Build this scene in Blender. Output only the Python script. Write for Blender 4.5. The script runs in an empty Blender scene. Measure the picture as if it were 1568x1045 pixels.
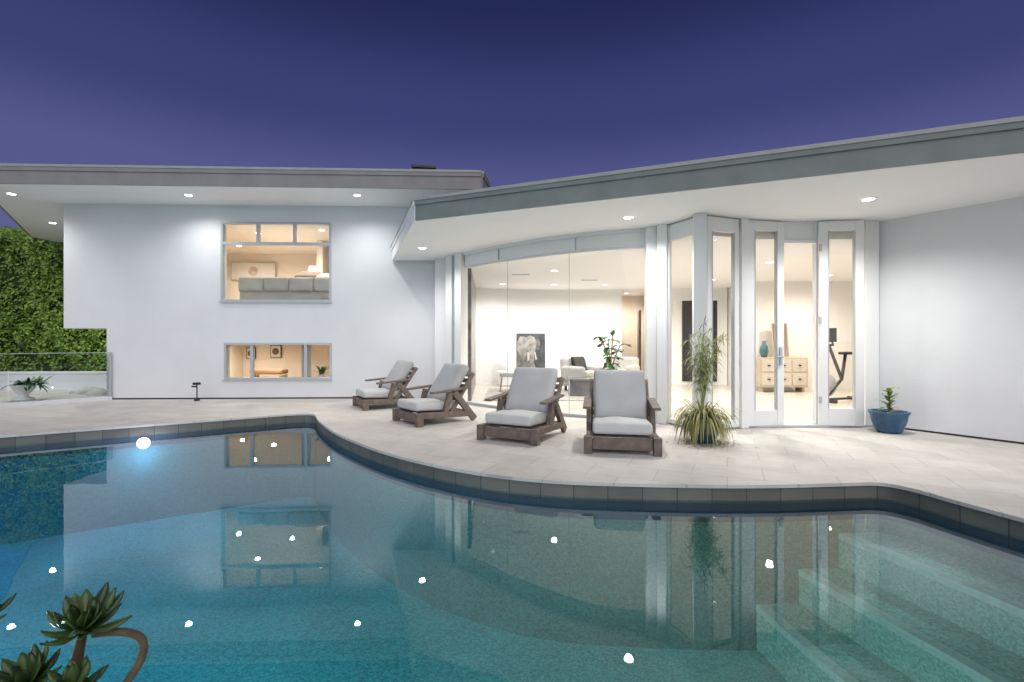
import bpy, math, random
from mathutils import Vector, Matrix
from mathutils.geometry import tessellate_polygon
random.seed(7)
D=bpy.data; S=bpy.context.scene
# ------------------------------------------------------------------ helpers
def link(o): S.collection.objects.link(o); return o
def empty(name,loc=(0,0,0),rz=0):
    o=D.objects.new(name,None); o.empty_display_size=.2; o.location=loc; o.rotation_euler=(0,0,rz); return link(o)
def mesh(name,v,f,mat,parent=None,smooth=False):
    m=D.meshes.new(name); m.from_pydata([tuple(p) for p in v],[],f); m.update()
    if smooth:
        for p in m.polygons: p.use_smooth=True
    o=D.objects.new(name,m); link(o)
    if mat: m.materials.append(mat)
    if parent: o.parent=parent
    return o
def bevel(o,w,seg=2):
    b=o.modifiers.new('b','BEVEL'); b.width=w; b.segments=seg; b.limit_method='ANGLE'; return o
def box(name,c,s,mat,parent=None,rz=0,bev=0,rx=0,ry=0,seg=2):
    x,y,z=[k/2 for k in s]
    v=[(-x,-y,-z),(x,-y,-z),(x,y,-z),(-x,y,-z),(-x,-y,z),(x,-y,z),(x,y,z),(-x,y,z)]
    f=[(0,3,2,1),(4,5,6,7),(0,1,5,4),(1,2,6,5),(2,3,7,6),(3,0,4,7)]
    o=mesh(name,v,f,mat,parent); o.location=c; o.rotation_euler=(rx,ry,rz)
    if bev: bevel(o,bev,seg)
    return o
def prism(name,poly,z0,z1,mat,parent=None,holes=(),bottom=True):
    loops=[[Vector((p[0],p[1],0)) for p in poly]]+[[Vector((p[0],p[1],0)) for p in h] for h in holes]
    flat=[p for l in loops for p in l]; n=len(flat)
    tris=tessellate_polygon(loops)
    v=[(p.x,p.y,z1) for p in flat]; f=[]
    for t in tris:
        a,b,c=[flat[i] for i in t]
        up=(b-a).cross(c-a).z>0
        f.append(tuple(t) if up else tuple(reversed(t)))
    if z0 is not None:
        v+=[(p.x,p.y,z0) for p in flat]
        if bottom: f+=[tuple(n+i for i in reversed(t)) for t in f[:len(tris)]]
        off=0
        for l in loops:
            k=len(l)
            for i in range(k):
                j=(i+1)%k; f.append((off+i,off+j,n+off+j,n+off+i))
            off+=k
    return mesh(name,v,f,mat,parent)
def seg_wall(name,p0,p1,z0,z1,th,mat,parent,side=1):
    """wall on line p0-p1, thickness on the left (side=1) of the direction"""
    a=Vector(p0);b=Vector(p1);d=(b-a).normalized();n=Vector((-d.y,d.x))*th*side
    return prism(name,[a,b,b+n,a+n],z0,z1,mat,parent)
def tube(name,pts,rad,mat,parent=None,n=8):
    v=[];f=[]
    for i,p in enumerate(pts):
        p=Vector(p); q=Vector(pts[min(i+1,len(pts)-1)]); o=Vector(pts[max(i-1,0)])
        t=(q-o).normalized(); u=t.cross(Vector((0,0,1)))
        if u.length<.05:u=t.cross(Vector((1,0,0)))
        u.normalize(); w=t.cross(u); r=rad[i] if isinstance(rad,(list,tuple)) else rad
        for k in range(n):
            a=2*math.pi*k/n; v.append(p+u*math.cos(a)*r+w*math.sin(a)*r)
        if i:
            for k in range(n):
                f.append(((i-1)*n+k,(i-1)*n+(k+1)%n,i*n+(k+1)%n,i*n+k))
    f.append(tuple(range(n))); f.append(tuple(range(len(v)-n,len(v))))
    return mesh(name,v,f,mat,parent,True)
def lathe(name,prof,c,mat,parent=None,n=40):
    v=[];f=[]
    for i,(r,z) in enumerate(prof):
        for k in range(n):
            a=2*math.pi*k/n; v.append((c[0]+r*math.cos(a),c[1]+r*math.sin(a),c[2]+z))
        if i:
            for k in range(n):
                f.append(((i-1)*n+k,(i-1)*n+(k+1)%n,i*n+(k+1)%n,i*n+k))
    return mesh(name,v,f,mat,parent,True)
def blade(V,F,base,d,L,w,droop,segs=5,side=None,prof=None,fold=0.0):
    base=Vector(base); d=Vector(d).normalized()
    if side is None:
        side=d.cross(Vector((0,0,1)))
        if side.length<.1: side=Vector((random.uniform(-1,1),random.uniform(-1,1),0))
    side=Vector(side).normalized(); p=base.copy(); n0=len(V)
    for i in range(segs+1):
        t=i/segs
        ww=w*(prof(t) if prof else math.sin(math.pi*(0.08+0.92*t))**.7 if t<1 else 0.02)
        nn=side.cross(d)
        V.append(p+side*ww*.5+nn*fold*ww); V.append(p.copy()); V.append(p-side*ww*.5+nn*fold*ww)
        if i:
            a=n0+3*(i-1); b=a+3
            F.append((a,a+1,b+1,b)); F.append((a+1,a+2,b+2,b+1))
        d=(d+Vector((0,0,-droop/segs))).normalized(); p=p+d*(L/segs)
def catmull(P,sub=8,closed=False):
    out=[];n=len(P)
    for i in range(n if closed else n-1):
        g=lambda k:Vector(P[k%n]) if closed else Vector(P[max(0,min(n-1,k))])
        a,b,c,d=g(i-1),g(i),g(i+1),g(i+2)
        for k in range(sub):
            t=k/sub
            out.append(.5*((2*b)+(c-a)*t+(2*a-5*b+4*c-d)*t*t+(3*b-a-3*c+d)*t**3))
    if not closed: out.append(Vector(P[-1]))
    return out
# ------------------------------------------------------------------ materials
def mat(name,col,rough=.6,var=0,vscale=8,bump=0,bscale=60,metal=0,emit=None,es=0,spec=.5,coord='Object'):
    m=D.materials.new(name); m.use_nodes=True; N=m.node_tree.nodes; Lk=m.node_tree.links
    b=N['Principled BSDF']; b.inputs['Base Color'].default_value=(*col,1); b.inputs['Roughness'].default_value=rough
    b.inputs['Metallic'].default_value=metal; b.inputs['Specular IOR Level'].default_value=spec
    tc=N.new('ShaderNodeNewGeometry') if coord=='World' else N.new('ShaderNodeTexCoord')
    co=tc.outputs['Position'] if coord=='World' else tc.outputs['Object']
    if var:
        nz=N.new('ShaderNodeTexNoise'); nz.inputs['Scale'].default_value=vscale; nz.inputs['Detail'].default_value=6
        Lk.new(co,nz.inputs['Vector'])
        r=N.new('ShaderNodeValToRGB'); r.color_ramp.elements[0].position=.3; r.color_ramp.elements[1].position=.7
        r.color_ramp.elements[0].color=(*[c*(1-var) for c in col],1); r.color_ramp.elements[1].color=(*[min(1,c*(1+var)) for c in col],1)
        Lk.new(nz.outputs['Fac'],r.inputs['Fac']); Lk.new(r.outputs['Color'],b.inputs['Base Color'])
    if bump:
        nb=N.new('ShaderNodeTexNoise'); nb.inputs['Scale'].default_value=bscale; nb.inputs['Detail'].default_value=4
        Lk.new(co,nb.inputs['Vector'])
        bp=N.new('ShaderNodeBump'); bp.inputs['Strength'].default_value=bump; bp.inputs['Distance'].default_value=.01
        Lk.new(nb.outputs['Fac'],bp.inputs['Height']); Lk.new(bp.outputs['Normal'],b.inputs['Normal'])
    if emit: b.inputs['Emission Color'].default_value=(*emit,1); b.inputs['Emission Strength'].default_value=es
    return m
def leafmat(name,c0,c1,rough=.5):
    m=mat(name,c0,rough); N=m.node_tree.nodes; Lk=m.node_tree.links
    g=N.new('ShaderNodeNewGeometry'); r=N.new('ShaderNodeValToRGB')
    r.color_ramp.elements[0].color=(*c0,1); r.color_ramp.elements[1].color=(*c1,1)
    Lk.new(g.outputs['Random Per Island'],r.inputs['Fac']); Lk.new(r.outputs['Color'],N['Principled BSDF'].inputs['Base Color'])
    return m
def thin_glass(name,ior=1.45,tint=(1,1,1),bump=0,gl=(1,1,1)):
    m=D.materials.new(name); m.use_nodes=True; N=m.node_tree.nodes; Lk=m.node_tree.links
    N.remove(N['Principled BSDF']); out=N['Material Output']
    fr=N.new('ShaderNodeFresnel'); fr.inputs['IOR'].default_value=ior
    t=N.new('ShaderNodeBsdfTransparent'); t.inputs['Color'].default_value=(*tint,1)
    g=N.new('ShaderNodeBsdfGlossy'); g.inputs['Roughness'].default_value=0; g.inputs['Color'].default_value=(*gl,1)
    mx=N.new('ShaderNodeMixShader'); Lk.new(fr.outputs[0],mx.inputs[0]); Lk.new(t.outputs[0],mx.inputs[1]); Lk.new(g.outputs[0],mx.inputs[2])
    if bump:
        ge=N.new('ShaderNodeNewGeometry'); nz=N.new('ShaderNodeTexNoise'); nz.inputs['Scale'].default_value=2.2; nz.inputs['Detail'].default_value=2
        Lk.new(ge.outputs['Position'],nz.inputs['Vector']); bp=N.new('ShaderNodeBump'); bp.inputs['Strength'].default_value=bump; bp.inputs['Distance'].default_value=.01
        Lk.new(nz.outputs['Fac'],bp.inputs['Height']); Lk.new(bp.outputs['Normal'],g.inputs['Normal']); Lk.new(bp.outputs['Normal'],fr.inputs['Normal'])
    Lk.new(mx.outputs[0],out.inputs['Surface']); return m
def brickmat(name,c1,c2,cm,w,h,mort,rot=0,bump=.3,rough=.7,vertical=False,off=.5):
    m=mat(name,c1,rough); N=m.node_tree.nodes; Lk=m.node_tree.links; b=N['Principled BSDF']
    if vertical: tc=N.new('ShaderNodeUVMap'); co=tc.outputs['UV']
    else: tc=N.new('ShaderNodeNewGeometry'); co=tc.outputs['Position']
    mp=N.new('ShaderNodeMapping'); mp.inputs['Rotation'].default_value=(0,0,rot); Lk.new(co,mp.inputs['Vector'])
    br=N.new('ShaderNodeTexBrick'); br.inputs['Scale'].default_value=1; br.inputs['Brick Width'].default_value=w; br.inputs['Row Height'].default_value=h
    br.inputs['Mortar Size'].default_value=mort; br.inputs['Mortar Smooth'].default_value=.3; br.offset=off
    br.inputs['Color1'].default_value=(*c1,1); br.inputs['Color2'].default_value=(*c2,1); br.inputs['Mortar'].default_value=(*cm,1)
    Lk.new(mp.outputs[0],br.inputs['Vector'])
    nz=N.new('ShaderNodeTexNoise'); nz.inputs['Scale'].default_value=2.3; nz.inputs['Detail'].default_value=8; nz.inputs['Roughness'].default_value=.65; Lk.new(mp.outputs[0],nz.inputs['Vector'])
    rr=N.new('ShaderNodeMapRange'); rr.inputs['From Min'].default_value=.3; rr.inputs['From Max'].default_value=.7; rr.inputs['To Min'].default_value=.84; rr.inputs['To Max'].default_value=1.07
    Lk.new(nz.outputs['Fac'],rr.inputs['Value'])
    mx=N.new('ShaderNodeVectorMath'); mx.operation='SCALE'; Lk.new(br.outputs['Color'],mx.inputs[0]); Lk.new(rr.outputs[0],mx.inputs['Scale'])
    Lk.new(mx.outputs[0],b.inputs['Base Color'])
    bp=N.new('ShaderNodeBump'); bp.inputs['Strength'].default_value=bump; bp.inputs['Distance'].default_value=.004; bp.invert=True
    Lk.new(br.outputs['Fac'],bp.inputs['Height']); Lk.new(bp.outputs['Normal'],b.inputs['Normal'])
    return m
STUCCO=mat('white_stucco',(.72,.735,.745),.85,.035,1.3,.35,90,coord='World')
SOFF=mat('soffit_paint',(.85,.85,.84),.8,.015,2,.1,120,coord='World')
TRIM=mat('white_trim',(.80,.81,.80),.4)
INW=mat('interior_wall',(.82,.815,.80),.8,.01,2)
PEACH=mat('warm_interior_wall',(.80,.72,.63),.8,.01,2)
INC=mat('interior_ceiling',(.84,.83,.815),.8)
FASC=mat('grey_fascia',(.205,.23,.215),.6,.10,3,.1,40,coord='World')
FASL=mat('taupe_fascia',(.26,.25,.245),.6,.10,3,.1,40,coord='World')
CAP=mat('metal_flashing',(.36,.37,.35),.5,.08,4,coord='World')
ALU=mat('window_aluminium',(.45,.48,.50),.4,metal=.1)
BLK=mat('black_metal',(.02,.02,.02),.4)
DARK=mat('dark_gap',(.03,.03,.03),.9)
GLASS=thin_glass('window_glass',1.38,(.97,.98,.97))
DECK=brickmat('deck_stone',(.59,.56,.52),(.55,.52,.48),(.42,.395,.365),.61,.406,.005,rot=math.radians(24),bump=.2)
COPE=brickmat('coping_stone',(.17,.16,.14),(.125,.115,.10),(.07,.065,.06),.30,.20,.006,vertical=True,off=0)
TILE=brickmat('waterline_tile',(.012,.05,.11),(.010,.04,.09),(.03,.05,.07),.10,.10,.005,vertical=True,off=0)
FLOORI=brickmat('interior_floor_tile',(.64,.59,.53),(.61,.56,.50),(.50,.45,.40),.9,.9,.005,rot=.6,rough=.3,off=0)
WATER=thin_glass('pool_water',1.55,(.80,.96,.97),bump=.08,gl=(.86,.95,.98))
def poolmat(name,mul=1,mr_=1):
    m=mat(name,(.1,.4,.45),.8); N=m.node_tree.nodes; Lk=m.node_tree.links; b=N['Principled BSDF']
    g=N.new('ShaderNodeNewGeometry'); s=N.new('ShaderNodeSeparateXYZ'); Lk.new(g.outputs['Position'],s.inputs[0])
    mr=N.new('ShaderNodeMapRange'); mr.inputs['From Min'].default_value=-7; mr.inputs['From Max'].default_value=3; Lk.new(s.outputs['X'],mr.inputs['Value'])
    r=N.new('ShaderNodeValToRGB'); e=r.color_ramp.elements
    e[0].color=(.006*mul,.29*mul,.47*mul,1); e[1].color=(.20*mul,.38*mul,.31*mul,1); k=e.new(.55); k.color=(.06*mul,.35*mul,.38*mul,1); Lk.new(mr.outputs[0],r.inputs['Fac'])  # water absorption by depth painted into the plaster, blue left to green right
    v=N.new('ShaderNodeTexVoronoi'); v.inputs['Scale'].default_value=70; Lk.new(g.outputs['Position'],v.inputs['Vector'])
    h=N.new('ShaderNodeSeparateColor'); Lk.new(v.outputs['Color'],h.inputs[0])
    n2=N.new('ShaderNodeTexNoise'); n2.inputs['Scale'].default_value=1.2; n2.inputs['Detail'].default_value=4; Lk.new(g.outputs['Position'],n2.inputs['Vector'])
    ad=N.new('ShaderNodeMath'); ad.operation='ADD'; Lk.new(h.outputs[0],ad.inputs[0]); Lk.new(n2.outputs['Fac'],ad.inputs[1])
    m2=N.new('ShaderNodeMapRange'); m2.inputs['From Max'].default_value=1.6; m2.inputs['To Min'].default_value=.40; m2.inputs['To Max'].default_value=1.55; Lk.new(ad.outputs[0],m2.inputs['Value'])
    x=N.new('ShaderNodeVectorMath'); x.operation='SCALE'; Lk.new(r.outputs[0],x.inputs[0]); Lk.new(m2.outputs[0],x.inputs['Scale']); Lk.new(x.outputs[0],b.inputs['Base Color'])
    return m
POOL=poolmat('pool_plaster',1.0); STEPM=poolmat('pool_step_plaster',1.05); POOLW=poolmat('pool_wall_plaster',.45)  # wall copy dimmed in its colour so the lamp-lit underwater wall stays dark
NOSE=mat('step_nosing_tile',(.40,.58,.50),.6,.15,30,coord='World')
WOOD=mat('weathered_teak',(.165,.130,.105),.65,.3,14,.2,60)
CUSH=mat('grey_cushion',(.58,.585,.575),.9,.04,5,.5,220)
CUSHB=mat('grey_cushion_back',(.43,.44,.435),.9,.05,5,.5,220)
POTB=mat('blue_glaze',(.03,.10,.19),.18,.4,7)
POTD=mat('dark_glaze',(.03,.06,.09),.3,.3,7)
SOIL=mat('soil',(.05,.035,.025),.95,.4,30,.6,60)
EMI=mat('lamp_lens',(1,1,1),.5,emit=(1,.97,.92),es=14)
EMW=mat('lamp_lens_warm',(1,1,1),.5,emit=(1,.90,.76),es=10)
EMP=mat('pool_lamp_lens',(1,1,1),.5,emit=(1,.62,1),es=3)
UPH=mat('cream_upholstery',(.68,.66,.63),.9,.04,6,.3,150)
UPG=mat('grey_upholstery',(.42,.43,.41),.9,.06,6,.3,150)
MARB=mat('dark_marble',(.13,.125,.13),.25,.75,2.5,coord='World')
OAK=mat('light_oak',(.52,.43,.32),.5,.12,6)
BROWN=mat('dark_wood_door',(.10,.045,.03),.4,.2,5)
# ------------------------------------------------------------------ camera, world
cam=D.cameras.new('camera'); cam.lens=17; cam.sensor_width=36; cam.clip_end=2000; cam.clip_start=.05
co=D.objects.new('camera',cam); link(co); co.location=(0,0,1.25); co.rotation_euler=(math.pi/2,0,0); S.camera=co
W=D.worlds.new('World'); S.world=W; W.use_nodes=True; N=W.node_tree.nodes; Lk=W.node_tree.links
tc=N.new('ShaderNodeTexCoord'); sp=N.new('ShaderNodeSeparateXYZ'); Lk.new(tc.outputs['Generated'],sp.inputs[0])
rp=N.new('ShaderNodeValToRGB'); e=rp.color_ramp.elements; rp.color_ramp.interpolation='EASE'
e[0].position=0; e[0].color=(.14,.14,.30,1); e[1].position=1; e[1].color=(.008,.011,.045,1)
for p,c in ((.28,(.092,.100,.26)),(.42,(.044,.053,.172)),(.58,(.017,.023,.086))):
    k=e.new(p); k.color=(*c,1)
Lk.new(sp.outputs['Z'],rp.inputs['Fac'])
nz=N.new('ShaderNodeTexNoise'); nz.inputs['Scale'].default_value=2.0; nz.inputs['Detail'].default_value=3; Lk.new(tc.outputs['Generated'],nz.inputs['Vector'])
mr=N.new('ShaderNodeMapRange'); mr.inputs['To Min'].default_value=.92; mr.inputs['To Max'].default_value=1.08; Lk.new(nz.outputs['Fac'],mr.inputs['Value'])
Lk.new(rp.outputs[0],N['Background'].inputs['Color']); Lk.new(mr.outputs[0],N['Background'].inputs['Strength'])
S.view_settings.view_transform='Standard'; S.view_settings.look='None'; S.view_settings.exposure=0
sun=D.lights.new('dusk_afterglow','SUN'); sun.energy=1.9; sun.angle=math.radians(80); sun.color=(1,.985,.965)  # broad soft fill added from behind the camera to lift fascia and pool floor
so=D.objects.new('dusk_afterglow',sun); link(so); so.rotation_euler=(math.radians(52),0,math.radians(8)); so.location=(0,-10,10)
# ------------------------------------------------------------------ pool and ground
near=[(3.95,2.3),(3.9,1.75),(3.2,1.62),(0,1.6),(-4,1.6),(-9,1.7),(-10.6,2.6),(-9.6,4.45)]
far=[(-6.76,6.38),(-5.62,7.12),(-4.17,8.04),(-3.72,8.30),(-3.40,8.27),(-3.05,7.62),(-2.48,6.70),(-1.875,5.93),(-1.33,5.35),(-.75,4.87),(-.146,4.51),(.444,4.32),(1.12,4.24),(1.8,4.2),(2.37,4.21),(2.95,4.26),(3.25,4.27),(3.40,4.10),(3.48,3.80),(3.62,3.35)]
outline=catmull(near+far,6,True)
outline=[(p.x,p.y) for p in outline]
def off(poly,d):
    n=len(poly); area=sum(poly[i][0]*poly[(i+1)%n][1]-poly[(i+1)%n][0]*poly[i][1] for i in range(n)); s=1 if area>0 else -1
    out=[]
    for i in range(n):
        a=Vector(poly[i-1]); b=Vector(poly[(i+1)%n]); t=(b-a).normalized(); nrm=Vector((t.y,-t.x))*s
        out.append((poly[i][0]+nrm.x*d,poly[i][1]+nrm.y*d))
    return out
WZ=-.14
big=[(-300,-300),(300,-300),(300,600),(-300,600)]
GR=mat('ground_soil',(.10,.10,.07),.95,.3,.5,coord='World')
patio=[(-13,-5),(12,-5),(12,17),(-13,17)]
prism('ground',big,None,-.02,GR,holes=[patio])
deck=empty('pool_deck')
prism('deck_paving',patio,-.03,0,DECK,deck,holes=[outline],bottom=False)
def strip(name,poly,z0,z1,m,parent):
    v=[];f=[];n=len(poly);L=[0]
    for i in range(n):
        L.append(L[-1]+(Vector(poly[i])-Vector(poly[(i+1)%n])).length)
    for i in range(n+1):
        p=poly[i%n]; v+=[(p[0],p[1],z0),(p[0],p[1],z1)]
        if i: f.append((2*i-2,2*i,2*i+1,2*i-1))
    o=mesh(name,v,f,m,parent); uv=o.data.uv_layers.new(name='UVMap')
    for poly_ in o.data.polygons:
        for li in poly_.loop_indices:
            vi=o.data.loops[li].vertex_index; uv.data[li].uv=(L[vi//2],v[vi][2])
    return o
pool=empty('swimming_pool')
strip('coping_face',off(outline,.02),-.17,-.03,COPE,pool)
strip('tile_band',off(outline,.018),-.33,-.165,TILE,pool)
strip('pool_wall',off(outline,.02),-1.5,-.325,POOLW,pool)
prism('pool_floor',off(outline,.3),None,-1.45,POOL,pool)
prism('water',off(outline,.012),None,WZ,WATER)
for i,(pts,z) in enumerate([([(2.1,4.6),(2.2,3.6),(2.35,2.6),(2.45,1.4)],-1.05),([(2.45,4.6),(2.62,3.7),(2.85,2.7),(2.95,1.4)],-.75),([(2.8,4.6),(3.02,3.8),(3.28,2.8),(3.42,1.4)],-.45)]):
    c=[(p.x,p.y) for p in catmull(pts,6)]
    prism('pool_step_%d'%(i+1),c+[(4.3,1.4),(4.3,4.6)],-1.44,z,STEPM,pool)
    prism('step_nosing_%d'%(i+1),[(x-.006,y) for x,y in c]+[(x+.09,y) for x,y in c[::-1]],z-.05,z+.004,NOSE,pool)
lathe('main_drain',[(0,.02),(.13,.02),(.15,.0)],(-3.2,3.3,-1.44),TRIM,pool)
for x,y,p in ((-8.2,1.8,95),(-5.6,1.68,90),(-2.6,1.68,48),(.6,1.68,26)):
    o=lathe('pool_light_lens',[(0,.03),(.09,.02),(.11,0)],(0,0,0),TRIM,pool,24); o.rotation_euler=(-math.pi/2,0,0); o.location=(x,y,-.6)
    l=D.lights.new('pool_lamp','POINT'); l.energy=p; l.shadow_soft_size=.08; l.color=(.80,.97,1)
    lo=D.objects.new('pool_lamp',l); link(lo); lo.location=(x,y+.16,-.6); lo.parent=pool
o=lathe('pool_light_lens',[(0,.012),(.07,.010),(.085,0)],(0,0,0),EMP,pool,24); o.rotation_euler=(math.pi/2,0,math.radians(32)); o.location=(-5.475,7.185,-.265)
l=D.lights.new('pool_lamp','POINT'); l.energy=12; l.shadow_soft_size=.04; l.color=(.85,.8,1); lo=D.objects.new('pool_lamp',l); link(lo); lo.location=(-5.36,7.0,-.42); lo.parent=pool
# ------------------------------------------------------------------ house
house=empty('modern_house')
A0=math.radians(2.1); OX,OY=-9.55,10.3
def Lp(s,t): return (OX+s*math.cos(A0)-t*math.sin(A0), OY+s*math.sin(A0)+t*math.cos(A0))
def lbox(name,s0,s1,t0,t1,z0,z1,m,bev=0,parent=house):
    c=Lp((s0+s1)/2,(t0+t1)/2); return box(name,(c[0],c[1],(z0+z1)/2),(s1-s0,t1-t0,z1-z0),m,parent,A0,bev)
def holed_wall(name,s0,s1,z0,z1,th,holes,m,parent):
    ss=sorted({s0,s1,*[max(s0,h[0]) for h in holes],*[h[1] for h in holes]}); zs=sorted({z0,z1,*[max(z0,h[2]) for h in holes],*[h[3] for h in holes]})
    nS,nZ=len(ss)-1,len(zs)-1
    def filled(i,j):
        if i<0 or j<0 or i>=nS or j>=nZ: return False
        cs=(ss[i]+ss[i+1])/2; cz=(zs[j]+zs[j+1])/2
        return not any(h[0]<cs<h[1] and h[2]<cz<h[3] for h in holes)
    v=[];f=[]
    def q(*p):
        n=len(v); v.extend(p); f.append((n,n+1,n+2,n+3))
    P=lambda s,t,z:(*Lp(s,t),z)
    for i in range(nS):
        for j in range(nZ):
            if not filled(i,j): continue
            a,b,c,d=ss[i],ss[i+1],zs[j],zs[j+1]
            q(P(a,0,c),P(b,0,c),P(b,0,d),P(a,0,d)); q(P(b,th,c),P(a,th,c),P(a,th,d),P(b,th,d))
            if not filled(i-1,j): q(P(a,th,c),P(a,0,c),P(a,0,d),P(a,th,d))
            if not filled(i+1,j): q(P(b,0,c),P(b,th,c),P(b,th,d),P(b,0,d))
            if not filled(i,j-1): q(P(a,0,c),P(a,th,c),P(b,th,c),P(b,0,c))
            if not filled(i,j+1): q(P(a,0,d),P(b,0,d),P(b,th,d),P(a,th,d))
    return mesh(name,v,f,m,parent)
UW=(3.28,5.63,2.10,3.82); LW=(3.35,5.64,.416,1.21)
holed_wall('front_wall',0,8.1,0,4.18,.22,[(-1,.89,-1,1.52),UW,LW],STUCCO,house)
lbox('cantilever_underside',0.0,.885,.225,6,1.52,1.70,STUCCO)
lbox('side_wall_upper',0,.2,.225,7,1.705,4.18,STUCCO)
lbox('side_wall_lower',.89,1.09,.225,7,0,1.515,STUCCO)
lbox('end_wall_upper',7.9,8.1,.225,7,2.9,4.18,STUCCO)
lbox('rear_wall',0,8.1,7.0,7.2,0,4.18,STUCCO)
lbox('base_gap',.92,7.3,-.006,-.001,.0,.03,DARK)
# rooms
lbox('upper_room_floor',.25,7.8,.3,4.6,1.55,1.65,OAK)
lbox('upper_room_ceiling',.25,7.8,.23,4.6,3.93,4.0,PEACH)
lbox('upper_room_back',.3,7.8,4.6,4.7,1.65,3.93,PEACH)
lbox('upper_room_left',.45,.55,.23,4.59,1.65,3.93,PEACH)
lbox('upper_room_right',7.0,7.1,.23,4.59,1.65,3.93,PEACH)
lbox('upper_partition',4.45,4.6,2.4,4.59,1.65,3.92,PEACH)
lbox('closet_box',3.75,4.44,3.7,4.59,1.65,3.45,INW)
lbox('lower_room_ceiling',.9+.25,7.8,.23,5.1,1.36,1.44,PEACH)
lbox('lower_room_floor',1.1,7.8,.23,5.1,.004,.02,OAK)
lbox('lower_room_back',1.1,7.8,5.0,5.1,0.02,1.355,PEACH)
lbox('lower_room_left',1.12,1.2,.23,4.99,0.02,1.355,PEACH)
lbox('lower_room_right',7.2,7.3,.23,4.99,0.02,1.355,PEACH)
def win_frame(tag,w,vm,hm,fw=.045):
    s0,s1,z0,z1=w
    lbox(tag+'_sill_frame',s0,s1,-.02,.08,z0,z0+fw,ALU); lbox(tag+'_head_frame',s0,s1,-.02,.08,z1-fw,z1,ALU)
    lbox(tag+'_jamb_l',s0,s0+fw,-.018,.078,z0+fw,z1-fw,ALU); lbox(tag+'_jamb_r',s1-fw,s1,-.018,.078,z0+fw,z1-fw,ALU)
    for i,(s,a,b) in enumerate(vm): lbox(tag+'_mullion%d'%i,s-.028,s+.028,-.012,.07,a,b,ALU)
    for i,z in enumerate(hm): lbox(tag+'_transom%d'%i,s0+fw,s1-fw,-.014,.072,z-.03,z+.03,ALU)
    p=[(*Lp(s0+fw,.03),z0+fw),(*Lp(s1-fw,.03),z0+fw),(*Lp(s1-fw,.03),z1-fw),(*Lp(s0+fw,.03),z1-fw)]
    mesh(tag+'_glass',p,[(0,1,2,3)],GLASS,house)
win_frame('upper_window',UW,[(4.06,3.385,3.775),(4.84,3.385,3.775)],[3.355])
win_frame('lower_window',LW,[(3.93,.461,1.165),(5.08,.461,1.165)],[])
lbox('upper_window_sill',3.25,5.66,-.035,-.0205,2.075,2.098,ALU)
lbox('lower_window_sill',3.32,5.67,-.035,-.0205,.395,.414,ALU)
# upper roof
upper=[(-9.9,8.97),(-.60,9.34),(-.52,9.9),(-.4,18),(-13.3,18),(-13.5,13.6)]
prism('upper_roof',upper,4.18,4.46,SOFF,house)
def fascia(tag,p0,p1,z0,z1,m):
    h=z1-z0
    seg_wall(tag+'_board',p0,p1,z0-.012,z0+h*.66,.035,m,house,-1)
    seg_wall(tag+'_upper_board',p0,p1,z0+h*.66+.001,z1-.045,.055,m,house,-1)
    seg_wall(tag+'_flashing',p0,p1,z1-.044,z1,.065,CAP,house,-1)
fascia('upper_front',upper[0],upper[1],4.18,4.53,FASL)
fascia('upper_right',upper[1],upper[2],4.18,4.53,FASL)
fascia('upper_right2',upper[2],upper[3],4.18,4.53,FASL)
fascia('upper_left',upper[5],upper[0],4.18,4.53,FASL)
fascia('upper_back',upper[4],upper[5],4.18,4.53,FASL)
prism('upper_roofing',upper,4.461,4.50,CAP,house)
box('roof_vent_cap',(-2.05,11.4,5.28),(.55,.5,.05),BLK,house,ry=.06); box('roof_vent_base',(-2.05,11.4,4.88),(.42,.4,.75),BLK,house)
# lower right roof
lower=[(-1.38,7.0),(8.6,2.87),(12,2.87),(12,17),(-1.4,17),(-1.4,10.52),(-2.58,10.52)]
prism('lower_roof',lower,3.0,3.22,SOFF,house)
fascia('lower_front',lower[0],lower[1],3.0,3.31,FASC)
fascia('lower_side',lower[6],lower[0],3.0,3.31,SOFF)
prism('lower_roofing',lower,3.221,3.25,CAP,house)
# right patio wall
seg_wall('patio_wall',(7.95,3.1),(5.36,7.12),0,3.0,.2,STUCCO,house,-1)
seg_wall('patio_wall_gap',(7.95,3.1),(5.44,7.0),0,.025,.006,DARK,house,1)
# glazed facade
def bez(t): 
    a,b,c=Vector((-.93,9.6)),Vector((.75,7.75)),Vector((2.1,7.53)); return a*(1-t)**2+b*2*t*(1-t)+c*t*t
curve=[bez(i/24) for i in range(25)]
def ribbon(name,pts,th,z0,z1,m):
    o=[]
    for i,p in enumerate(pts):
        a=pts[max(0,i-1)];b=pts[min(len(pts)-1,i+1)];t=(b-a).normalized();n=Vector((-t.y,t.x)); o.append(p+n*th)
    return prism(name,list(pts)+o[::-1],z0,z1,m,house)
ribbon('curved_header',curve,.12,2.74,2.999,TRIM)
ribbon('curved_header_lip',[p+Vector((-.03,-.03)) for p in curve],.028,2.95,2.998,TRIM)
ribbon('curved_header_rail',[p+Vector((.03,.03)) for p in curve],.05,2.70,2.739,TRIM)
ribbon('curved_track',curve,.08,.004,.05,ALU)
v=[];f=[]
for i,p in enumerate(curve):
    q=p+Vector((.03,.04)); v+=[(q.x,q.y,.05),(q.x,q.y,2.70)]
    if i: f.append((2*i-2,2*i,2*i+1,2*i-1))
mesh('curved_glass',v,f,GLASS,house,True)
for k in (6,14): 
    p=curve[k]; box('glass_joint',(p.x+.03,p.y+.03,1.375),(.010,.010,2.65),ALU,house)
for k in (5,15):
    p=curve[k]; box('header_joint',(p.x-.001,p.y-.012,2.84),(.012,.03,.2),ALU,house,-.6)
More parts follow.
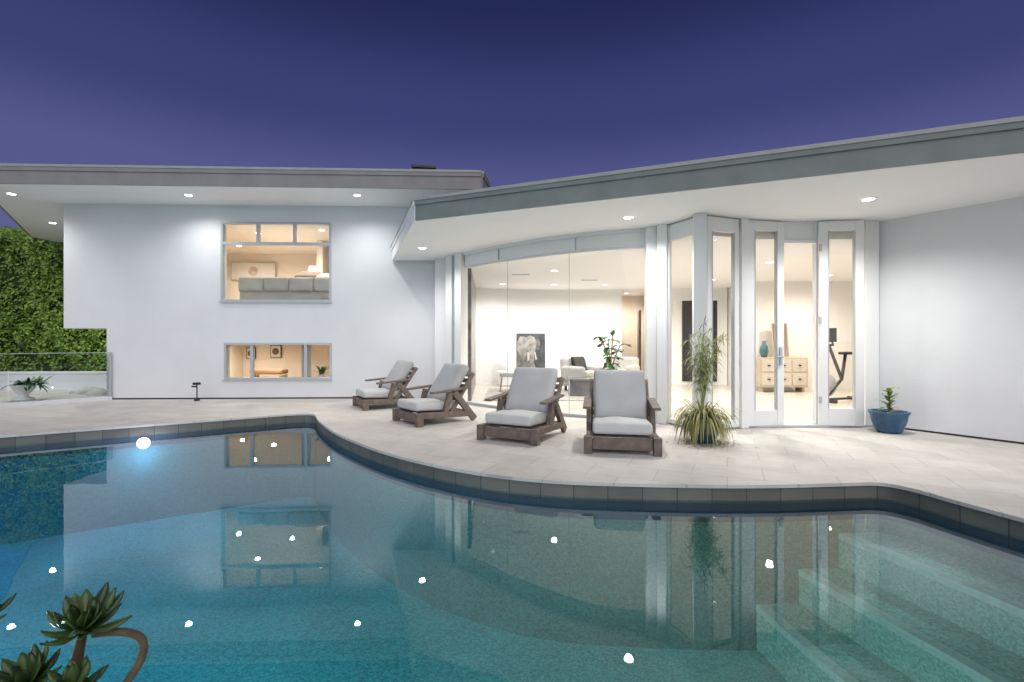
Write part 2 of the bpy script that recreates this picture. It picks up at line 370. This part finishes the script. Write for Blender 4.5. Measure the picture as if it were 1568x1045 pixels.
def post(x,y,w,d,rz=0,z0=0.005,z1=2.999,m=TRIM,name='white_post'): return box(name,(x,y,(z0+z1)/2),(w,d,z1-z0),m,house,rz,.006)
post(-1.52,10.40,.24,.22,0); post(-1.25,10.02,.17,.2,-.6); post(-1.02,9.70,.18,.2,-.7)
post(2.14,7.47,.15,.2,-.1); post(2.30,7.34,.15,.18,-.6); post(2.22,7.5,.12,.12,0,m=ALU)
post(2.60,6.70,.17,.17,-.3)
def panel(tag,p0,p1,z0=.03,z1=2.98,st=.1,bot=.28,top=.13,th=.05,glass=True,m=TRIM):
    a=Vector(p0);b=Vector(p1);d=(b-a);L=d.length;d.normalize();ang=math.atan2(d.y,d.x)
    def bx(nm,u0,u1,za,zb,t=th,mm=m):
        c=a+d*((u0+u1)/2); return box(tag+nm,(c.x,c.y,(za+zb)/2),(u1-u0,t,zb-za),mm,house,ang,.004)
    bx('_stile_l',0,st,z0,z1);bx('_stile_r',L-st,L,z0,z1);bx('_rail_b',st+.001,L-st-.001,z0,z0+bot,th*.9);bx('_rail_t',st+.001,L-st-.001,z1-top,z1,th*.9)
    if st>.07:
        for u in (st,L-st-.012): bx('_bead',u,u+.012,z0+bot,z1-top,th*1.25,ALU)
    if glass:
        pa=a+d*st;pb=b-d*st
        mesh(tag+'_glass',[(pa.x,pa.y,z0+bot),(pb.x,pb.y,z0+bot),(pb.x,pb.y,z1-top),(pa.x,pa.y,z1-top)],[(0,1,2,3)],GLASS,house)
seg_wall('infill_panel',(-1.50,10.50),(-1.25,10.12),.01,2.995,.06,TRIM,house)
seg_wall('infill_reveal',(-1.23,10.06),(-1.02,9.80),.01,2.995,.05,ALU,house)
panel('corner_window',(2.36,7.27),(2.57,6.79),st=.03,bot=.06,top=.24)
panel('bay_window',(2.69,6.70),(3.22,6.90),st=.08,bot=.10,top=.20)
post(3.30,6.94,.12,.14,.25)
panel('french_door_leaf',(3.37,6.94),(3.95,7.05),st=.11,bot=.22,top=.14)
panel('french_door_leaf_open',(4.45,7.02),(5.05,6.95),st=.12,bot=.25,top=.14)
box('door_header',(4.35,7.14,2.87),(1.95,.10,.255),TRIM,house,0,.004)
box('door_transom_rail',(4.2,7.10,2.71),(.5,.06,.05),TRIM,house,0)
post(4.50,7.12,.10,.10); post(5.24,7.10,.20,.14)
box('door_side_blind',(5.10,7.16,1.45),(.10,.03,2.8),TRIM,house)
tube('door_lever',[(3.89,6.985,1.02),(3.89,6.93,1.02),(3.80,6.92,1.02)],.012,ALU,house); box('door_escutcheon',(3.89,6.995,1.03),(.04,.02,.26),ALU,house,.18)
for z in (.4,1.55,2.6): box('door_hinge',(4.45,6.98,z),(.03,.03,.1),ALU,house)
box('door_threshold',(4.3,7.08,.018),(1.9,.2,.028),ALU,house,.03)
seg_wall('sill_a',(2.36,7.27),(2.6,6.7),.004,.04,.1,ALU,house); seg_wall('sill_b',(2.6,6.7),(3.37,6.95),.004,.04,.1,ALU,house)
seg_wall('front_wall_right',(5.34,7.22),(9.2,7.22),0,2.999,.15,INW,house)
# interior
inner=[(-1.6,10.6),(-1.45,10.45)]+[(p.x+.05,p.y+.1) for p in curve]+[(2.40,7.36),(2.64,6.80),(3.35,7.05),(4.4,7.2),(9.1,7.36),(9.1,16.6),(-1.6,16.6)]
prism('living_floor',inner,.002,.012,FLOORI,house)
prism('living_ceiling',inner,2.75,2.80,INC,house)
seg_wall('marble_feature_wall',(-1.03,13.75),(-.84,10.0),.012,2.75,.15,MARB,house,-1)
bw=catmull([(-1.2,13.62),(-.4,13.9),(.6,14.15),(1.8,14.2),(3.2,14.1)],6)
ribbon('living_back_wall',bw,.12,.012,2.75,INW)
seg_wall('hall_back',(3.0,16.2),(9.1,16.2),.012,2.75,.1,PEACH,house)
seg_wall('hall_side',(3.95,14.05),(4.4,16.2),.012,2.75,.1,PEACH,house,-1)
box('hall_door',(3.92,14.9,1.1),(.06,.9,2.15),BROWN,house,-.2)
seg_wall('back_wall_mid',(4.1,14.0),(6.1,13.7),.012,2.75,.12,INW,house)
seg_wall('spur_wall',(6.0,12.2),(6.15,13.9),.012,2.75,.12,INW,house,-1)
seg_wall('back_wall_right',(6.0,12.2),(9.1,12.2),.012,2.75,.12,INW,house)
seg_wall('right_wall',(9.0,7.3),(9.0,12.2),.012,2.75,.12,PEACH,house,-1)
box('hall_dark_opening',(5.35,13.80,1.25),(.95,.05,2.3),DARK,house,-.15)
box('opening_casing',(5.35,13.79,2.44),(1.1,.08,.08),TRIM,house,-.15)
box('fireplace_trim',(5.35,13.765,1.0),(.6,.03,.9),MARB,house,-.15)
for i,x in enumerate((.2,1.9)): box('air_vent',(x,10.9+i,2.744),(.4,.12,.01),ALU,house)
# recessed lights
def downlight(x,y,z,P,warm=0,cone=150,blend=.8,r=.065):
    lathe('recessed_light_trim',[(r*1.0,-.004),(r*1.35,-.010),(r*1.5,-.001)],(x,y,z),TRIM,house,24)
    lathe('recessed_light_lens',[(0,-.006),(r,-.005)],(x,y,z),EMW if warm else EMI,house,24)
    l=D.lights.new('recessed_lamp','SPOT'); l.energy=P; l.spot_size=math.radians(cone); l.spot_blend=blend; l.shadow_soft_size=.05
    l.color=(1,.89,.76) if warm==1 else ((1,.97,.93) if warm==2 else (1,.98,.95))
    o=D.objects.new('recessed_lamp',l); link(o); o.location=(x,y,z-.03); o.parent=house
for x,y in ((-9.97,9.63),(-6.5,9.72),(-3.11,9.72)): downlight(x,y,4.18,85,cone=150,blend=1)
downlight(-11.4,12.0,4.18,300)
for x,y,p in ((-1.69,9.1,110),(1.65,6.85,160),(4.4,5.97,190)): downlight(x,y,3.0,p)
for x,y in ((-.25,12.7),(1.1,12.9),(2.47,12.9),(.9,10.3),(3.2,10.3),(3.3,8.4)): downlight(x,y,2.75,185,2,168)
for x,y in ((4.9,9.2),(4.9,11.8),(6.6,9.0),(7.2,11.0),(3.6,15.2)): downlight(x,y,2.75,155,1,168)
for s,t in ((2.0,3.2),(3.3,1.6),(3.6,2.9),(5.0,1.2)): c=Lp(s,t); downlight(c[0],c[1],3.93,140,1,168)
for s,t in ((1.9,3.6),(3.4,1.2),(3.1,2.9),(5.2,1.2)): c=Lp(s,t); downlight(c[0],c[1],1.36,95,1,168)
# ------------------------------------------------------------------ cushions / lounge chairs
def pillow(name,sx,sy,th,m,parent,crease=None,n=18,p=8,ex=.42):
    v=[];f=[]
    for s in (1,-1):
        for i in range(n+1):
            for j in range(n+1):
                a=math.sin((2*i/n-1)*math.pi/2);b=math.sin((2*j/n-1)*math.pi/2)
                k=((1-abs(a)**p)*(1-abs(b)**p)); k=max(k,0)**ex
                if crease is not None and s>0: k*=1-.22*math.exp(-((b-crease)/.05)**2)
                k*=1+.03*math.sin(5*a+3*b+s)
                rx=1-.03*abs(b)**4
                v.append((a*sx/2*rx,b*sy/2,s*k*th/2))
    M=(n+1)**2
    for i in range(n):
        for j in range(n):
            q=i*(n+1)+j; f.append((q,q+n+1,q+n+2,q+1)); f.append((M+q,M+q+1,M+q+n+2,M+q+n+1))
    o=mesh(name,v,f,m,parent,True); w=o.modifiers.new('w','WELD'); w.merge_threshold=.002
    return o
def beam(name,a,b,w,h,parent):
    a=Vector(a);b=Vector(b);d=b-a;L=d.length; c=(a+b)/2
    o=box(name,c,(w,L,h),WOOD,parent,bev=.005); o.rotation_euler=(math.atan2(d.z,d.y),0,0); return o
def lounge(loc,deg,tilt=0):
    E=empty('lounge_chair',(loc[0],loc[1],.003),math.radians(deg))
    hw=.41
    for s in (-1,1):
        x=s*(hw-.035)
        box('front_leg',(x,-.47,.095),(.09,.10,.19),WOOD,E,bev=.006)
        beam('side_rail',(x,-.42,.15),(x,.40,.115),.05,.085,E)
        beam('rear_leg',(x,.12,.47),(x,.50,.02),.055,.10,E)
        beam('arm_brace',(x,.05,.46),(x,-.03,.16),.055,.085,E)
        beam('armrest',(x+s*.015,-.28,.475),(x+s*.015,.34,.52),.095,.032,E)
        beam('back_post',(s*.345,.08,.14),(s*.345,.50,.74),.04,.06,E)
    box('front_rail',(0,-.465,.11),(2*hw-.17,.045,.13),WOOD,E,bev=.005)
    box('rear_rail',(0,.38,.12),(2*hw-.12,.04,.08),WOOD,E)
    for i in range(6): box('seat_slat',(0,-.36+i*.12,.178-i*.004),(2*hw-.13,.08,.02),WOOD,E)
    for i in range(6):
        t=.2+i*.15; box('back_slat',(0,.08+.42*t+.01,.14+.60*t),(.66,.02,.07),WOOD,E,rx=-.61)
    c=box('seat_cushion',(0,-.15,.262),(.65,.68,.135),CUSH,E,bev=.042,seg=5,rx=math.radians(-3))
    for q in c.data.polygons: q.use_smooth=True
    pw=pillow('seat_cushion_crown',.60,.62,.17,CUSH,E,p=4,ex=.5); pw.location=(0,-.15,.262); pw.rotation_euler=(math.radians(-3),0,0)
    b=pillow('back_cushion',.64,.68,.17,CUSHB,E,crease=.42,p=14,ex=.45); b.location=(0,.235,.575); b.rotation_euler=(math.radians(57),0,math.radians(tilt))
    return E
lounge((1.30,5.80),-10); lounge((.16,6.38),-27,2); lounge((-1.22,7.62),-51,-2); lounge((-2.42,9.25),-59,2)
# ------------------------------------------------------------------ plants
G_GRASS=leafmat('grass_leaf',(.16,.20,.05),(.46,.42,.18)); G_BAM=leafmat('bamboo_leaf',(.20,.28,.07),(.44,.45,.17))
G_LEAF=leafmat('broad_leaf',(.03,.09,.02),(.09,.20,.05)); G_SUC=leafmat('succulent_leaf',(.025,.055,.018),(.085,.15,.035),.3); G_HEDGE=leafmat('hedge_leaf',(.05,.14,.012),(.27,.42,.045))
STEM=mat('plant_stem',(.12,.09,.05),.8,.3,20)
def pot(parent,c,R,H,m):
    lathe('pot',[(0,0),(R*.6,0),(R*.68,.02),(R*.9,H*.55),(R*.97,H*.85),(R*1.05,H*.93),(R*1.05,H),(R*.92,H),(R*.88,H*.86),(0,H*.86)],c,m,parent)
    lathe('pot_soil',[(0,H*.88),(R*.86,H*.875)],c,SOIL,parent)
E=empty('potted_grass_plant'); c=(2.36,5.98,0.003); pot(E,c,.20,.33,POTD)
V=[];F=[]
for i in range(430):
    a=random.uniform(0,6.28); el=random.uniform(.2,1.4); L=random.uniform(.22,.54)
    blade(V,F,(c[0]+.09*math.cos(a),c[1]+.09*math.sin(a),.32),(math.cos(a)*math.cos(el),math.sin(a)*math.cos(el),math.sin(el)),L,.015,random.uniform(1.8,5.5),8)
mesh('grass_blades',V,F,G_GRASS,E)
V=[];F=[]
for i in range(17):
    a=random.uniform(0,6.28); lean=random.uniform(.03,.28); H=random.uniform(.70,1.28)
    pts=[(c[0]+math.cos(a)*lean*t*t*1.0,c[1]+math.sin(a)*lean*t*t,.25+H*t) for t in [k/8 for k in range(9)]]
    tube('shoot',pts,.003,G_BAM,E,5)
    for t in range(4,9):
        for k in range(10):
            b=random.uniform(0,6.28); blade(V,F,pts[t],(math.cos(b),math.sin(b),random.uniform(.0,1.6)),random.uniform(.08,.22),.012,random.uniform(.8,2.5),4)
mesh('shoot_leaves',V,F,G_BAM,E)
V=[];F=[]
for i in range(80):
    x=c[0]+random.gauss(.04,.2); y=c[1]+random.gauss(-.08,.12); a=random.uniform(0,6.28)
    blade(V,F,(x,y,.012),(math.cos(a),math.sin(a),.5),random.uniform(.05,.12),.018,1.5,3)
mesh('fallen_leaves',V,F,G_GRASS,E)
# blue pot
E=empty('potted_young_plant'); c=(5.16,6.62,.003); pot(E,c,.225,.29,POTB)
V=[];F=[]
tube('stem',[(c[0],c[1],.24),(c[0]+.01,c[1],.42),(c[0]-.01,c[1],.6)],[.012,.01,.005],STEM,E)
for i in range(24):
    a=i*2.4; z=.27+.34*(i/24); blade(V,F,(c[0],c[1],z),(math.cos(a),math.sin(a),random.uniform(.5,1.6)),random.uniform(.1,.19),.06,random.uniform(.4,1.6),5)
mesh('leaves',V,F,leafmat('young_leaf',(.09,.22,.05),(.34,.38,.12)),E)
# foreground succulent
E=empty('aeonium_succulent')
def rosette(c,R,n,tiltv=(0,0,1)):
    V=[];F=[]; up=Vector(tiltv).normalized(); q=Vector((0,0,1)).rotation_difference(up)
    for i in range(n):
        a=i*2.39996+random.uniform(-.2,.2); t=i/n; el=.0+1.25*t+random.uniform(-.16,.16); L=R*(1-.35*t)*random.uniform(.8,1.15)
        d=q@Vector((math.cos(a)*math.cos(el),math.sin(a)*math.cos(el),math.sin(el)))
        sd=q@Vector((-math.sin(a),math.cos(a),0))
        blade(V,F,Vector(c),d,L,R*.36,-.55,7,side=sd,prof=lambda u:(.30+1.0*u**1.1)*(1-max(0,(u-.5)/.5)**1.5)+.01,fold=.16)
    o=mesh('rosette',V,F,G_SUC,E,True); s=o.modifiers.new('s','SOLIDIFY'); s.thickness=.005
rosette((-1.42,1.60,.30),.15,22,(.15,-.25,1)); rosette((-1.50,1.50,.19),.13,20,(-.1,-.4,1)); rosette((-1.36,1.50,.17),.11,16,(.4,-.4,1)); rosette((-1.30,1.42,.08),.10,16,(.2,-.5,1)); rosette((-1.79,1.62,.31),.10,18,(.1,-.2,1)) 
tube('stem',[(-1.42,1.6,.29),(-1.44,1.58,.12),(-1.45,1.5,-.0)],[.014,.02,.03],STEM,E)
tube('stem',catmull([(-1.40,1.62,.27),(-1.30,1.62,.275),(-1.24,1.62,.25),(-1.235,1.61,.19),(-1.28,1.58,.10),(-1.31,1.52,0)],4),.013,STEM,E)
tube('stem',[(-1.50,1.50,.19),(-1.47,1.48,0)],[.014,.02],STEM,E); tube('stem',[(-1.36,1.5,.17),(-1.38,1.48,0)],[.014,.02],STEM,E); tube('stem',[(-1.30,1.42,.08),(-1.3,1.45,0)],[.014,.02],STEM,E); tube('stem',[(-1.79,1.62,.31),(-1.78,1.58,.0)],[.012,.02],STEM,E)
# hedge
E=empty('hedge')
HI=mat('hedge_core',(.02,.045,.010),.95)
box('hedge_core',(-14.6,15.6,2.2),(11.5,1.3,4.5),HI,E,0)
V=[];F=[]
for i in range(34000):
    x=random.uniform(-20.3,-8.9); z=random.uniform(-.0,4.62); k=math.sin(x*1.9+z*.7)*.16+math.sin(z*2.3+x*.6)*.16+math.sin(x*5+z*4)*.09+math.sin(x*8.3-z*6.1)*.05
    y=14.80-k-random.uniform(0,.26)
    if random.random()<.12: z=4.5+random.uniform(0,.28)+.08*math.sin(x*3); y=random.uniform(14.8,16.2)
    a=random.uniform(0,6.28); d=Vector((math.cos(a),random.uniform(-.9,.1),math.sin(a)-.3)).normalized(); s=d.cross(Vector((random.gauss(0,.4),-1,random.gauss(.3,.4)))).normalized()
    L=random.uniform(.07,.14); w=L*.28; p=Vector((x,y,z)); n=len(V); V+=[p,p+d*L*.5+s*w,p+d*L,p+d*L*.5-s*w]; F.append((n,n+1,n+2,n+3))
mesh('hedge_leaves',V,F,G_HEDGE,E)
# low garden wall, glass fence, urn
GW=empty('garden_wall'); box('wall_block',(-12.2,12.6,.2),(6.6,.25,.42),STUCCO,GW,.05,.01); box('wall_cap',(-12.2,12.6,.43),(6.7,.31,.04),TRIM,GW,.05,.005)
GF=empty('glass_fence'); p0=Vector((-11.6,6.9)); p1=Vector((-8.5,10.28)); dd=(p1-p0); Lg=dd.length; dd.normalize()
seg_wall('fence_curb',p0,p1,.0,.07,.12,STUCCO,GF)
FG=thin_glass('fence_glass',1.5,(.86,.93,.92))
k=3
for i in range(k):
    a=p0+dd*(Lg*i/k+.01);b=p0+dd*(Lg*(i+1)/k-.01); nn=Vector((-dd.y,dd.x))*.06
    a+=nn;b+=nn; mesh('fence_pane',[(a.x,a.y,.07),(b.x,b.y,.07),(b.x,b.y,1.0),(a.x,a.y,1.0)],[(0,1,2,3)],FG,GF)
    seg_wall('pane_edge',a,b,1.0,1.012,.014,ALU,GF)
a=p1+nn
box('fence_end_post',(a.x,a.y-.03,.5),(.03,.03,1.0),ALU,GF)
U=empty('garden_urn'); UX,UY=-10.3,10.2
lathe('urn_body',[(0,0),(.17,0),(.17,.04),(.09,.07),(.08,.12),(.15,.2),(.2,.3),(.22,.33),(.17,.33),(0,.3)],(UX,UY,.0),TRIM,U)
V=[];F=[]
for i in range(130):
    a=random.uniform(0,6.28); blade(V,F,(UX+random.uniform(-.12,.35),UY,.32),(math.cos(a),math.sin(a),random.uniform(.2,1.5)),random.uniform(.15,.4),.05,random.uniform(.5,1.6),5)
mesh('urn_leaves',V,F,G_LEAF,U)
R=empty('garden_rocks')
RS=mat('rock_stone',(.5,.49,.46),.85,.2,6,.5,20)
def rock(c,r):
    v=[];f=[];n=12;mn=7
    ph=random.uniform(0,6)
    for i in range(mn):
        e_=math.pi/2*i/(mn-1)
        for k_ in range(n):
            a=2*math.pi*k_/n; rr=r*(1+.22*math.sin(a*2+ph)+.1*math.sin(a*5+ph+i))*math.cos(e_)
            v.append((c[0]+rr*math.cos(a)*1.3,c[1]+rr*math.sin(a),r*.75*math.sin(e_)*(1+.1*math.sin(a*3+ph))))
        if i:
            for k_ in range(n): f.append(((i-1)*n+k_,(i-1)*n+(k_+1)%n,i*n+(k_+1)%n,i*n+k_))
    mesh('rock',v,f,RS,R,True)
for x,y,r in ((-9.6,11.2,.20),(-9.2,11.6,.15),(-10.1,11.5,.22)): rock((x,y),r)
# path light
SP=empty('garden_path_light'); tube('stake',[(-6.58,10.1,0),(-6.58,10.1,.33)],.012,BLK,SP); box('head',(-6.58,10.09,.36),(.12,.10,.05),BLK,SP,bev=.01); box('arm',(-6.63,10.09,.30),(.10,.03,.03),BLK,SP); box('foot',(-6.58,10.1,.02),(.08,.08,.03),BLK,SP)
# ------------------------------------------------------------------ interior furniture
cs=empty('low_console',(.35,13.35,.012)); box('top',(0,0,.38),(1.5,.4,.05),TRIM,cs,bev=.005); box('body',(0,0,.19),(1.4,.34,.33),TRIM,cs,bev=.005)
art=empty('leaning_painting',(.52,13.42,.42))
box('canvas',(0,0,.52),(.80,.04,1.05),mat('painting_dark',(.05,.055,.06),.7,.5,5),art,rx=-.12)
GE=mat('painting_elephant',(.27,.25,.23),.8,.55,7); GE2=mat('painting_elephant_shade',(.14,.135,.13),.8,.4,9); GE3=mat('painting_elephant_tusk',(.5,.48,.43),.8)
def flat(name,pts,y,m):
    m_=D.meshes.new(name); m_.from_pydata([(x,y,z) for x,z in pts],[],[tuple(range(len(pts)))]); m_.materials.append(m)
    oo=D.objects.new(name,m_); link(oo); oo.parent=art; oo.location=(0,0,.52); oo.rotation_euler=(-.12,0,0)
flat('elephant_body',[(-.39,-.5),(-.39,.2),(-.2,.40),(.05,.3),(.05,-.5)],-.0225,GE2)
flat('elephant_ear',[(-.38,.28),(-.30,.44),(-.14,.42),(-.08,.10),(-.16,-.16),(-.30,-.10),(-.37,.06)],-.0245,GE)
flat('elephant_ear_far',[(.12,.36),(.22,.38),(.27,.22),(.22,.06),(.12,.08)],-.0245,GE2)
flat('elephant_head',[(-.14,.40),(-.02,.46),(.10,.42),(.16,.26),(.13,.08),(.10,-.10),(.09,-.30),(.13,-.44),(.06,-.49),(-.01,-.42),(-.02,-.22),(-.06,-.04),(-.12,.10),(-.16,.25)],-.0275,GE)
flat('elephant_tusk',[(-.10,.0),(-.05,-.02),(-.04,-.2),(-.09,-.26)],-.0295,GE3); flat('elephant_tusk_far',[(.10,.0),(.13,.0),(.17,-.2),(.13,-.22)],-.0295,GE3)
def armchair(name,loc,deg,m):
    E=empty(name,(loc[0],loc[1],.012),math.radians(deg))
    box('base',(0,0,.25),(.8,.8,.24),m,E,bev=.05,seg=4); box('back',(0,.34,.55),(.8,.2,.55),m,E,rx=-.12,bev=.08,seg=4)
    for s in(-1,1): box('arm',(s*.36,-.02,.45),(.17,.78,.36),m,E,bev=.07,seg=4); 
    box('cushion',(0,-.06,.43),(.54,.62,.16),m,E,bev=.06,seg=4)
    for s in(-1,1):
        for t in(-1,1): box('leg',(s*.3,t*.3,.065),(.05,.05,.13),BLK,E)
    return E
UPW=mat('oatmeal_upholstery',(.50,.48,.45),.9,.04,6,.3,150)
a1=armchair('white_armchair',(1.75,11.9),35,UPW); pc=pillow('dark_throw_pillow',.4,.4,.14,BLK,a1); pc.location=(0,.15,.66); pc.rotation_euler=(1.2,0,0)
armchair('white_armchair',(2.75,12.4),-30,UPW)
ct=empty('coffee_table',(1.52,10.9,.012)); box('top',(0,0,.38),(.55,.5,.05),MARB,ct,bev=.01); box('plinth',(0,0,.18),(.47,.42,.35),MARB,ct)
st_=empty('side_stool',(-.05,11.9,.012)); box('seat',(0,0,.42),(.5,.45,.1),UPG,st_,bev=.03)
for s in (-1,1):
    for t in (-1,1): tube('leg',[(s*.2,t*.17,.37),(s*.24,t*.21,0)],.018,OAK,st_)
rg=empty('area_rug'); box('rug_pile',(1.0,11.3,.021),(3.2,2.6,.014),mat('rug_wool',(.42,.39,.36),.95,.25,9),rg)
fp=empty('fiddle_leaf_plant'); fx,fy=2.22,10.9; pot(fp,(fx,fy,.012),.2,.35,TRIM)
V=[];F=[]
for k in range(4):
    a=k*1.6; pts=[(fx+math.cos(a)*.22*t*t,fy+math.sin(a)*.22*t*t,.3+(.85+.10*k)*t) for t in [j/6 for j in range(7)]]
    tube('trunk',pts,.012,STEM,fp,6)
    for t in range(2,7):
        for j in range(4):
            b=random.uniform(0,6.28); blade(V,F,pts[t],(math.cos(b),math.sin(b),random.uniform(.2,.9)),random.uniform(.20,.34),.12,1.2,5)
mesh('leaves',V,F,G_LEAF,fp)
cr=empty('drawer_cabinet',(6.55,11.85,.012)); box('body',(0,0,.48),(1.15,.42,.72),OAK,cr,bev=.01)
DP=mat('drawer_paint',(.58,.54,.46),.5,.15,30)
for i in range(3):
    for j in range(2):
        box('drawer_front',(-.37+.37*i,-.215,.32+.33*j),(.34,.02,.30),DP,cr,bev=.005); box('knob',(-.37+.37*i,-.24,.32+.33*j),(.05,.03,.03),BLK,cr)
for s in(-1,1): box('leg',(s*.5,0,.06),(.05,.3,.12),OAK,cr)
va=empty('teal_vase'); lathe('vase_body',[(0,0),(.06,0),(.10,.12),(.09,.25),(.04,.33),(.05,.40),(.03,.40)],(6.15,11.8,.853),mat('teal_glaze',(.05,.15,.17),.25,.3,8),va)
mi=empty('leaning_mirror',(6.62,11.95,.856)); box('mirror_frame',(0,0,.42),(.4,.03,.85),OAK,mi,rx=-.1); box('mirror_face',(0,-.018,.42),(.34,.008,.78),mat('mirror',(.7,.7,.68),.08,metal=1),mi,rx=-.1)
bk=empty('exercise_bike',(6.75,9.9,.02),.3)
tube('frame',[(-.4,0,.1),(0,0,.45),(.1,0,.95)],.03,BLK,bk); tube('fork',[(0,0,.45),(-.35,0,1.15)],.03,BLK,bk); tube('handlebar',[(-.5,-.2,1.2),(-.35,-.1,1.15),(-.35,.1,1.15),(-.5,.2,1.2)],.02,BLK,bk)
box('saddle',(.12,0,.98),(.26,.16,.06),BLK,bk,bev=.02); box('foot',(-.45,0,.03),(.06,.5,.06),BLK,bk); box('foot',(.5,0,.03),(.06,.5,.06),BLK,bk); tube('rail',[(-.45,0,.05),(.5,0,.05)],.025,BLK,bk)
o=lathe('flywheel',[(0,-.02),(.22,-.02),(.22,.02),(0,.02)],(0,0,0),ALU,bk); o.rotation_euler=(math.pi/2,0,0); o.location=(-.38,0,.33); box('screen',(-.42,0,1.35),(.03,.45,.28),BLK,bk,bev=.01)
# upper room bed
def L3(s,t,z): c=Lp(s,t); return (c[0],c[1],z)
bd=empty('upholstered_bed',L3(4.45,1.0,1.65),A0)
box('bed_base',(0,.6,.3),(2.1,1.6,.5),UPG,bd,bev=.05); box('mattress',(0,.6,.66),(2.05,1.6,.25),UPH,bd,bev=.09,seg=4); box('headboard',(0,-.25,.55),(2.3,.14,.65),UPG,bd,bev=.06,seg=4)
q=pillow('duvet',2.25,1.7,.34,UPH,bd,p=5,ex=.4); q.location=(0,.62,.86)
for i in range(4):
    q=pillow('bolster_tuft',.58,.34,.22,UPG,bd,p=6,ex=.45,n=10); q.location=(-.86+.57*i,-.30,.90); q.rotation_euler=(math.pi/2,0,0)
q=pillow('throw_pillow',.55,.36,.2,mat('brown_fabric',(.34,.26,.20),.9,.2,9),bd); q.location=(.35,-.12,1.10); q.rotation_euler=(.5,0,0)
q=pillow('throw_pillow',.55,.36,.2,UPH,bd); q.location=(.8,-.1,1.06); q.rotation_euler=(.4,0,.2)
def frame(name,s,t,z,w,h,c,lm=BLK):
    e=empty(name,L3(s,t,z),A0); box('frame',(0,0,0),(w,.03,h),lm,e); box('mat',(0,-.018,0),(w-.04,.01,h-.04),UPH,e)
    o=lathe('print',[(0,0),(h*.27,0)],(0,0,0),mat(name+'_ink',c,.8,.3,6),e,20); o.rotation_euler=(math.pi/2,0,0); o.location=(0,-.025,0)
frame('framed_picture',1.75,4.55,3.40,1.35,.55,(.5,.42,.36),OAK); frame('framed_print',1.48,4.95,.86,.28,.36,(.12,.10,.08)); frame('framed_print',2.25,4.95,.92,.34,.40,(.15,.10,.07))
cu=empty('window_curtain'); V=[];F=[]
for i in range(41):
    s=4.85+.20*i/40; t=.35+.03*math.sin(i*1.3); V+=[L3(s,t,.03),L3(s,t,1.34)]
    if i: F.append((2*i-2,2*i,2*i+1,2*i-1))
mesh('curtain_cloth',V,F,UPH,cu,True)
b2=empty('bench_seat',L3(2.75,3.4,.02),A0); box('seat',(0,0,.36),(.9,.5,.14),mat('rust_fabric',(.45,.26,.16),.9,.1,8),b2,bev=.05)
for s in (-1,1): box('leg',(s*.4,0,.13),(.06,.4,.26),OAK,b2)
tp=empty('potted_house_plant'); pc_=L3(5.26,.45,.02); box('stand',(pc_[0],pc_[1],.19),(.24,.24,.38),OAK,tp); lathe('pot',[(0,0),(.07,0),(.09,.12),(0,.11)],(pc_[0],pc_[1],.381),TRIM,tp)
V=[];F=[]
for i in range(34):
    a=random.uniform(0,6.28); blade(V,F,(pc_[0],pc_[1],.48),(math.cos(a),math.sin(a),random.uniform(.8,3.5)),random.uniform(.12,.34),.05,1.0,4)
mesh('leaves',V,F,G_LEAF,tp)
